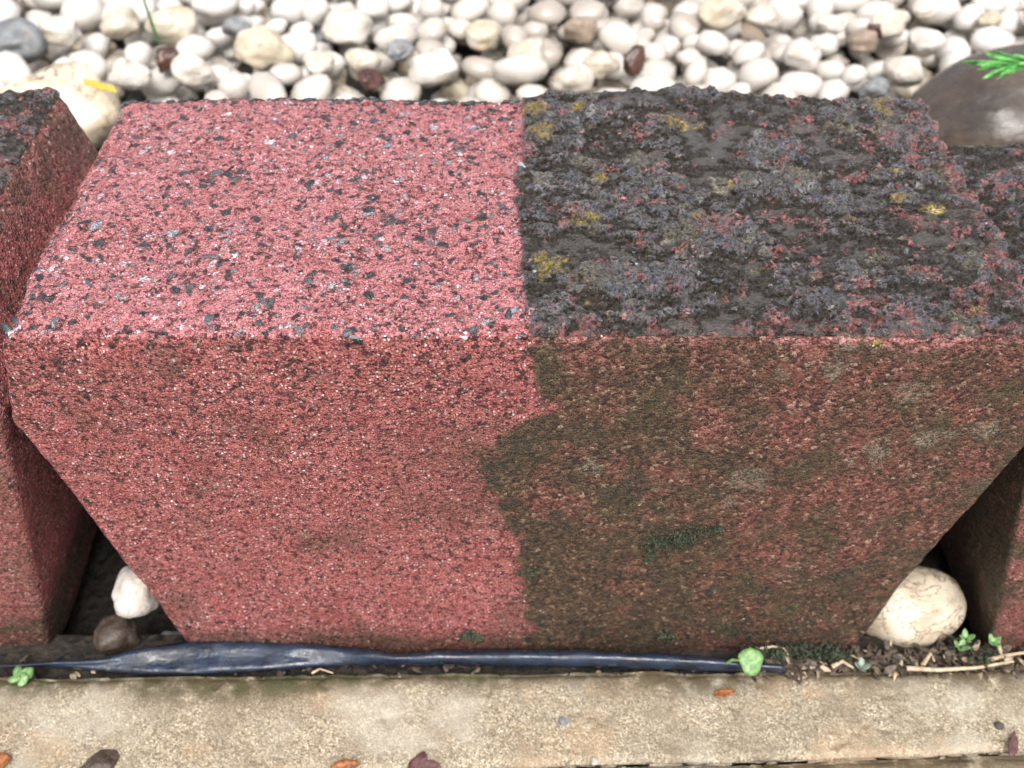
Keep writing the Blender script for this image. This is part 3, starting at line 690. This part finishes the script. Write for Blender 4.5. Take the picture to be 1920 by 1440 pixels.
# pebbles lying in the gaps between the blocks
GP = [(252, 1108, 48, .011, MPW, 1.0, 'white pebble glimpsed inside the left gap between blocks'), (218, 1190, 44, .0045, MBR, .8, 'dark brown pebble low inside the left gap'),
      (325, 1206, 30, .006, MPG, .6, 'grey pebble showing at the lower corner of the left gap')]
for k, (px, py, hw, yv, mat, asp, lab) in enumerate(GP):
    p = ony(px, py, yv); a = hw / FPX * depth_of(p)
    o = put_pebble(mesh_for(PM[k + 3], mat), mat, p, (a, a, a * asp), (0, .2, k)); tag(o, lab, 'pebble', 'pebbles in the gaps between blocks')
me = pebble_mesh(33, sub=5, amp=.09, cuts=1); me.materials.append(MPV)
p = ony(1700, 1138, .014); a = 96 / FPX * depth_of(p)
o = bpy.data.objects.new('pebble', me); link(o); o.location = p; o.scale = (a * 1.06, a * .8, a * .76); o.rotation_euler = (0, -.35, 0)
tag(o, 'glossy cream-white pebble with brown veins filling the right gap', 'pebble', 'pebbles in the gaps between blocks')

# ------------------------------------------------------------------ plastic membrane strip
def plastic():
    g = G('blue_black_plastic'); n = g.noise(6, 4, .6); n2 = g.noise(2.0, 4, .6, off=4)
    c = g.mix(g.mr(n, .35, .65), (.010, .015, .026), (.020, .032, .058))
    c = g.mix(g.mr(g.noise(3, 5, .7, off=9), .62, .72, 0, .4), c, (.20, .19, .17))
    sc = g.N.new('ShaderNodeVectorMath'); sc.operation = 'MULTIPLY'; g.L.new(g.P, sc.inputs[0]); sc.inputs[1].default_value = (.25, 1, 1)
    h = g.math('ADD', g.noise(4, 3, .5, vec=sc.outputs[0]), g.math('MULTIPLY', n2, .25))
    return g.out(c, g.mr(g.noise(8, 4, .65, off=61), .42, .62, .09, .50), g.bump(h, .0010, .8), .5)
MPL = plastic()
def ribbon(name, rows, mat, thick=.00035, n=160):
    """rows: polylines of world points with the same length, lofted across; then thickened"""
    K = len(rows); out = []
    for r in rows:
        r = np.array([tuple(p) for p in r]); t = np.linspace(0, 1, len(r)); tt = np.linspace(0, 1, n)
        out.append(np.stack([np.interp(tt, t, r[:, i]) for i in range(3)], 1))
    out = np.array(out)
    ker = np.array([1, 2, 3, 2, 1]) / 9.
    for k in range(K):
        for i in range(1, 3):
            e = np.pad(out[k][:, i], 2, mode='edge'); out[k][:, i] = np.convolve(e, ker, 'valid')
    # across: smooth subdivision
    m = 14; ta = np.linspace(0, 1, K); tb_ = np.linspace(0, 1, m)
    S = np.zeros((m, n, 3))
    for j in range(n):
        for i in range(3): S[:, j, i] = np.interp(tb_, ta, out[:, j, i])
    for _ in range(2): S[1:-1] = (S[:-2] + 2 * S[1:-1] + S[2:]) / 4
    V = S.reshape(-1, 3); V[:, 2] += .0009 * fbm(V * 1000 * np.array([.45, 1.3, 1.3]), 5, 3, 7)
    i = (np.arange(m - 1)[:, None] * n + np.arange(n - 1)[None, :]).ravel(); F = np.stack([i, i + 1, i + n + 1, i + n], 1)
    me = mesh_np(name, V, F[:, ::-1]); o = obj(name, me, mat)
    md = o.modifiers.new('thickness', 'SOLIDIFY'); md.thickness = thick; md.offset = 0
    return o
U = [-40, 70, 180, 270, 360, 480, 600, 700, 740, 820, 960, 1100, 1250, 1400, 1470]
backp = [1250, 1246, 1238, 1215, 1203, 1203, 1211, 1221, 1231, 1222, 1221, 1222, 1228, 1242, 1250]
frontp = [1252, 1248, 1256, 1262, 1263, 1258, 1248, 1246, 1246, 1246, 1247, 1250, 1254, 1258, 1262]
zb_, zf_ = .0052, .0012
rows = [[onz(u, v, zb_) + Vector((0, .004, -.006)) for u, v in zip(U, backp)], [onz(u, v, zb_) for u, v in zip(U, backp)],
        [onz(u, v * .5 + w_ * .5, .0024 if u < 620 else .0046) for u, v, w_ in zip(U, backp, frontp)],
        [onz(u, w_ - (3 if u < 620 else 5), .0026) for u, w_ in zip(U, frontp)],
        [onz(u, w_, zf_) for u, w_ in zip(U, frontp)], [onz(u, w_ + 1, zf_ - .003) for u, w_ in zip(U, frontp)]]
o = ribbon('plastic_strip', rows, MPL)
tag(o, 'folded blue-black plastic membrane edge lying along the foot of the blocks', 'plastic strip')

# ------------------------------------------------------------------ small plants, litter, leaves
def simple(name, a, b, size=2.0, rough=.45, sss=0.0, trans=0.0):
    g = G(name); c = g.mix(g.mr(g.noise(size, 4, .6), .35, .65), a, b)
    m = g.out(c, rough, g.bump(g.noise(size * .5, 3, .6), .0002, .5)); 
    return m
MG1 = simple('seedling_green', (.09, .20, .06), (.20, .33, .13), 1.0)
MG2 = simple('bright_needle_green', (.05, .24, .04), (.17, .44, .12), 3)
MG3 = simple('moss_green', (.016, .022, .012), (.050, .062, .034), 2, .8)
MTW = simple('dry_straw', (.30, .22, .14), (.50, .40, .28), 2, .7)
ML1 = simple('orange_leaf', (.30, .11, .025), (.12, .045, .018), .9, .5)
ML2 = simple('purple_brown_leaf', (.06, .025, .028), (.11, .05, .045), 1.5, .5)
ML3 = simple('yellow_leaf', (.62, .38, .03), (.45, .30, .06), 1.5, .5)
MLT = simple('brown_litter', (.022, .016, .011), (.11, .08, .055), 1.6, .6)
MGR = simple('grey_green_scale', (.10, .13, .10), (.25, .30, .25), 1.5, .6)
def leafV(L, Wd, curl=.15, n=8, tip=1.0):
    """leaf blade along +x with rounded outline; grid of n by 5"""
    V, F = [], []
    for i in range(n + 1):
        t = i / n; w_ = Wd * math.sin(math.pi * min(1, t ** .8)) ** .6 * (1 if t < .98 else .0) + 1e-5
        for j in range(5):
            s = (j - 2) / 2; V.append((L * t, w_ * s, curl * L * (t * t) + .25 * w_ * s * s))
    for i in range(n):
        for j in range(4): k = i * 5 + j; F.append((k, k + 5, k + 6, k + 1))
    return np.array(V), np.array(F)
def tubeV(pts, r, seg=6):
    V, F = [], []
    for i, p in enumerate(pts):
        p = Vector(p); dd = (Vector(pts[min(i + 1, len(pts) - 1)]) - Vector(pts[max(i - 1, 0)])).normalized(); q = dd.to_track_quat('Z', 'Y')
        rr_ = r[i] if hasattr(r, '__len__') else r
        for k in range(seg):
            a = 2 * math.pi * k / seg; V.append(tuple(p + q @ Vector((math.cos(a) * rr_, math.sin(a) * rr_, 0))))
    for i in range(len(pts) - 1):
        for k in range(seg): F.append((i * seg + k, i * seg + (k + 1) % seg, (i + 1) * seg + (k + 1) % seg, (i + 1) * seg + k))
    return np.array(V), np.array(F)
class MM:
    def __init__(s): s.V, s.F, s.o = [], [], 0
    def add(s, V, F, loc=(0, 0, 0), rot=(0, 0, 0), sc=1.0):
        Rm = np.array(Euler(rot).to_matrix()); s.V.append((V * sc) @ Rm.T + np.array(loc)); s.F.append(F + s.o); s.o += len(V)
    def build(s, name, mat, parent=None, thick=0):
        V = np.concatenate(s.V); F = np.concatenate(s.F); o = obj(name, mesh_np(name, V, F), mat, parent)
        if thick: md = o.modifiers.new('thickness', 'SOLIDIFY'); md.thickness = thick
        return o
def root(name, loc, label, cat, group=None):
    o = bpy.data.objects.new(name, None); link(o); o.location = loc; o.empty_display_size = .005; tag(o, label, cat, group); return o

# seedling with one round leaf near the strip's right end
p = onz(1408, 1240, .0095)
rt = root('seedling', p, 'round pale-green seedling leaf beside the right end of the plastic strip', 'seedling')
m = MM(); 
ang = np.linspace(0, 2 * math.pi, 21)[:-1]; disc = [(0, 0, .0006)] + [(.0034 * math.cos(a) * (1 + .08 * math.sin(3 * a)), .0038 * math.sin(a), .0003 * math.sin(2 * a)) for a in ang]
def discmesh(k=4, rx=.0032, ry=.0036, seed=0):
    V, F = [], []; n = 24
    V.extend([(1e-5 * math.cos(2 * math.pi * i / n), 1e-5 * math.sin(2 * math.pi * i / n), .0005) for i in range(n)])
    for r_ in range(1, k + 1):
        for i in range(n):
            a = 2 * math.pi * i / n; q = r_ / k; w_ = 1 + .07 * math.sin(3 * a + seed) + .04 * math.sin(5 * a + 2 * seed)
            V.append((rx * q * math.cos(a) * w_, ry * q * math.sin(a) * w_, .0005 * (1 - q * q) + .0003 * q * math.sin(2 * a + seed)))
    for r_ in range(k):
        for i in range(n): a = r_ * n; F.append((a + i, a + n + i, a + n + (i + 1) % n, a + (i + 1) % n))
    return np.array(V), np.array(F)
dV, dF = discmesh()
m = MM(); m.add(dV, dF, (0, 0, 0), (.5, 0, 0)); m.build('leaf', MG1, rt, .0003)
m = MM(); V, F = tubeV([(-.0065, .003, -.0085), (-.0045, .0012, -.0012), (-.001, 0, 0)], [.0004, .0004, .0003]); m.add(V, F); m.build('stem', MG1, rt)
# clover-like seedling at the left
p = onz(40, 1268, .003)
rt = root('clover_seedling', p, 'tiny four-leaved green seedling at the left, between strip and slab', 'seedling')
for k in range(4):
    m = MM(); V, F = discmesh(3, .0019, .0017, k); a = k * 1.57 + .5; m.add(V, F, (.0015 * math.cos(a), .0013 * math.sin(a), .0004), (.35, .1, a)); m.build('leaf', MG1, rt, .0002)
m = MM(); V, F = tubeV([(0, 0, -.003), (0, .0002, .0003)], .0003); m.add(V, F); m.build('stem', MG1, rt)

# green needle sprig at the top right edge, over the brown stone
p = onz(1905, 122, .088); rt = root('green_sprig', p, 'bright green needle-leaved sprig reaching in over the brown stone', 'plant')
st = [(.030, .004, -.004), (.015, .002, 0), (0, 0, .001), (-.003, 0, .001)]
V, F = tubeV(st, [.0009, .0008, .0006, .0003]); m = MM(); m.add(V, F); m.build('stem', MG2, rt)
lV, lF = leafV(.013, .0010, .05, 7)
m = MM()
for k in range(64):
    t = k / 63; x = .026 - .030 * t; a = k * 2.4
    m.add(lV, lF, (x, .002 * (1 - t), .0005), (a, random.uniform(-.25, .25), math.pi + .55 * math.sin(a) + random.uniform(-.15, .15)), random.uniform(.75, 1.1))
m.build('needles', MG2, rt, .0002)
# thin green blade in the pebble bed
p0 = onz(272, 15, zlev + .02); V, F = tubeV([onz(296, 78, zlev + .004), onz(286, 48, zlev + .016), onz(272, 8, zlev + .03), onz(262, -30, zlev + .045)], [.0007, .0007, .0005, .0002])
m = MM(); m.add(V, F); o = m.build('grass_blade', MG2); tag(o, 'thin green grass blade rising among the top left pebbles', 'grass blade')
# yellow scraps
def scrap(px, py, z, L, Wd, mat, rot, label, name='dead_leaf', cat='leaf', group=None):
    V, F = leafV(L, Wd, .12, 8); V[:, 2] += .0004 * fbm(V * 1000 + px, 2.5, 2, 5); V[:, :2] += (.6 * Wd * np.stack([fbm(V * 1000 + px, 2, 3, 6), fbm(V * 1000 + px, 2, 2, 8)], 1))
    m = MM(); m.add(V - np.array([L / 2, 0, 0]), F, onz(px, py, z), rot); o = m.build(name, mat, None, .00025); tag(o, label, cat, group); return o
scrap(190, 164, .078, .016, .0016, ML3, (.3, .1, -.45), 'yellow-orange withered leaf scrap on the biggest white pebble')
scrap(1356, 1300, .0008, .0056, .0013, ML1, (0, 0, .05), 'small orange-brown leaf flake lying on the tan slab')
scrap(645, 1440, .0010, .0080, .0018, ML1, (.1, 0, .2), 'tan-orange leaf piece at the bottom edge, left of the purple one')
scrap(795, 1438, .0010, .0080, .0028, ML2, (.1, 0, -.3), 'purple-brown leaf piece at the bottom edge')
scrap(1900, 1395, .0012, .0065, .0011, ML2, (.3, 0, 1.2), 'curled brown leaf shred on the slab near the right edge')
scrap(-2, 1432, .001, .006, .002, ML1, (.1, 0, .4), 'orange leaf bit at the lower left corner')
scrap(832, 52, zlev + .016, .006, .0009, ML3, (.3, .5, 1.5), 'tiny yellow scrap standing among pebbles near the top middle')
# small stones on the slab
for k, (px, py, s, mat, lab) in enumerate([(1056, 1353, .0013, MPG, 'small dark grey stone chip set on the tan slab'), (186, 1442, .0042, MBR, 'dark grey stone at the bottom edge, lower left'), (1115, 1427, .0011, MPW, 'tiny pale stone on the slab near the bottom'), (1872, 1361, .0012, MBR, 'tiny brown stone on the slab at the right')]):
    p = onz(px, py, 0.0); o = put_pebble(mesh_for(PM[k + 5], mat), mat, p, (s * 1.2, s, s * .6), (0, 0, k)); o.name = 'small_stone'; tag(o, lab, 'stone')
# litter in the groove (right side dense)
m = MM(); m2 = MM(); m3 = MM(); m4 = MM()
for k in range(850):
    px = random.uniform(1400, 2050) if random.random() < .90 else random.uniform(-60, 1400)
    py = random.uniform(1218, 1262) if px > 1580 else random.uniform(1236, 1262)
    L = random.uniform(.0012, .0048); V, F = leafV(L, L * random.uniform(.08, .26), random.uniform(-.1, .15), 5)
    z = random.uniform(-.003, .0015) if px > 1400 else random.uniform(-.005, -.001)
    (m if random.random() < .86 else m4).add(V, F, onz(px, py, z), (random.uniform(-.6, .6), random.uniform(-.3, .3), random.uniform(0, 6.28)))
for k in range(900):
    c = random.choice([(1430, 1228, 40, 9), (1520, 1222, 45, 12), (1560, 1230, 30, 9), (1500, 1216, 60, 6), (1800, 1210, 16, 10), (1850, 1238, 25, 10), (885, 1193, 13, 5)])
    px, py = random.gauss(c[0], c[2] * .6), random.gauss(c[1], c[3] * .6)
    z = random.uniform(0, .003); q = onz(px, py, z) if c[0] != 885 else ony(px, py, -.0005)
    V, F = leafV(random.uniform(.0009, .0022), .00035, .2, 4); m2.add(V, F, q, (random.uniform(0, 6), random.uniform(-1.4, 0), random.uniform(0, 6.28)))
o = m.build('leaf_litter', MLT, None, .0002); tag(o, 'brown and grey litter packed in the groove between blocks and slab', 'litter', kind='stuff')
o = m4.build('straw_litter', MTW, None, .0002); tag(o, 'pale straw flecks scattered in the groove at the right', 'litter', kind='stuff')
o = m2.build('moss', MG3, None, .00015); tag(o, 'small green moss tufts at the foot of the centre block, right side', 'moss', kind='stuff')
# moss on the face
m = MM()
for (px, py, sx, sy, n_) in [(1275, 1012, 22, 8, 150), (1240, 1018, 12, 7, 60), (1218, 1036, 5, 12, 50), (1325, 998, 18, 4, 50), (1350, 990, 14, 4, 20), (1260, 1020, 30, 14, 50), (988, 1073, 9, 6, 60), (1245, 1190, 9, 8, 60)]:
    for k in range(n_):
        q = ony(random.gauss(px, sx), random.gauss(py, sy), -.0003); V, F = leafV(random.uniform(.0005, .0012), .00022, .2, 3); m.add(V, F, q, (random.uniform(0, 6), random.uniform(-1, 1), random.uniform(-2.6, -.5)))
o = m.build('wall_moss', MG3, None, .0001); tag(o, 'dark green moss patch clinging to the stained front face', 'moss', kind='stuff')
# twigs and straws that stand out
for k, (pts, r, lab) in enumerate([
    ([(1700, 1253), (1760, 1256), (1830, 1252), (1900, 1240)], .0007, 'long pale dry root lying along the slab at the right'),
    ([(1868, 1188), (1872, 1210), (1880, 1235)], .0009, 'short pale straw stub standing up at the right edge'),
    ([(1845, 1240), (1880, 1230), (1930, 1222)], .0007, 'pale dry straw crossing the stub at the right edge'),
    ([(1425, 1216), (1450, 1212), (1470, 1216), (1478, 1228)], .0004, 'thin bent dry stem above the seedling leaf'),
    ([(1560, 1250), (1580, 1240), (1600, 1252)], .0007, 'angular pale splinter in the litter right of centre'),
    ([(1730, 1247), (1745, 1225), (1752, 1240)], .0007, 'forked pale splinter below the cream-white pebble'),
    ([(585, 1262), (600, 1254), (625, 1262)], .00035, 'thin hooked straw below the plastic strip at the left')]):
    P3 = [onz(a, b, .0022 + (.001 * (i % 2))) for i, (a, b) in enumerate(pts)]
    V, F = tubeV(P3, [r * f for f in np.linspace(1, .5, len(P3))], 7); m = MM(); m.add(V, F); o = m.build('dry_twig', MTW); tag(o, lab, 'twig', 'dry twigs in the groove')
# little sprouts at the right
for k, (px, py, lab) in enumerate([(1810, 1198, 'small green sprout against the dark gap at the right'), (1800, 1215, 'tiny bright leaf pair below the green sprout at the right'), (1862, 1206, 'tiny green sprout beside the pale straw stub'), (1615, 1252, 'grey-green sprout in the litter by the slab')]):
    rt = root('sprout', onz(px, py, .003), lab, 'sprout', 'tiny sprouts in the groove')
    for j in range(4):
        V, F = leafV(.0028, .0008, .25, 5); m = MM(); m.add(V, F, (0, 0, 0), (0, -.5, j * 1.6 + k)); m.build('leaf', MG1 if k < 3 else MGR, rt, .00015)
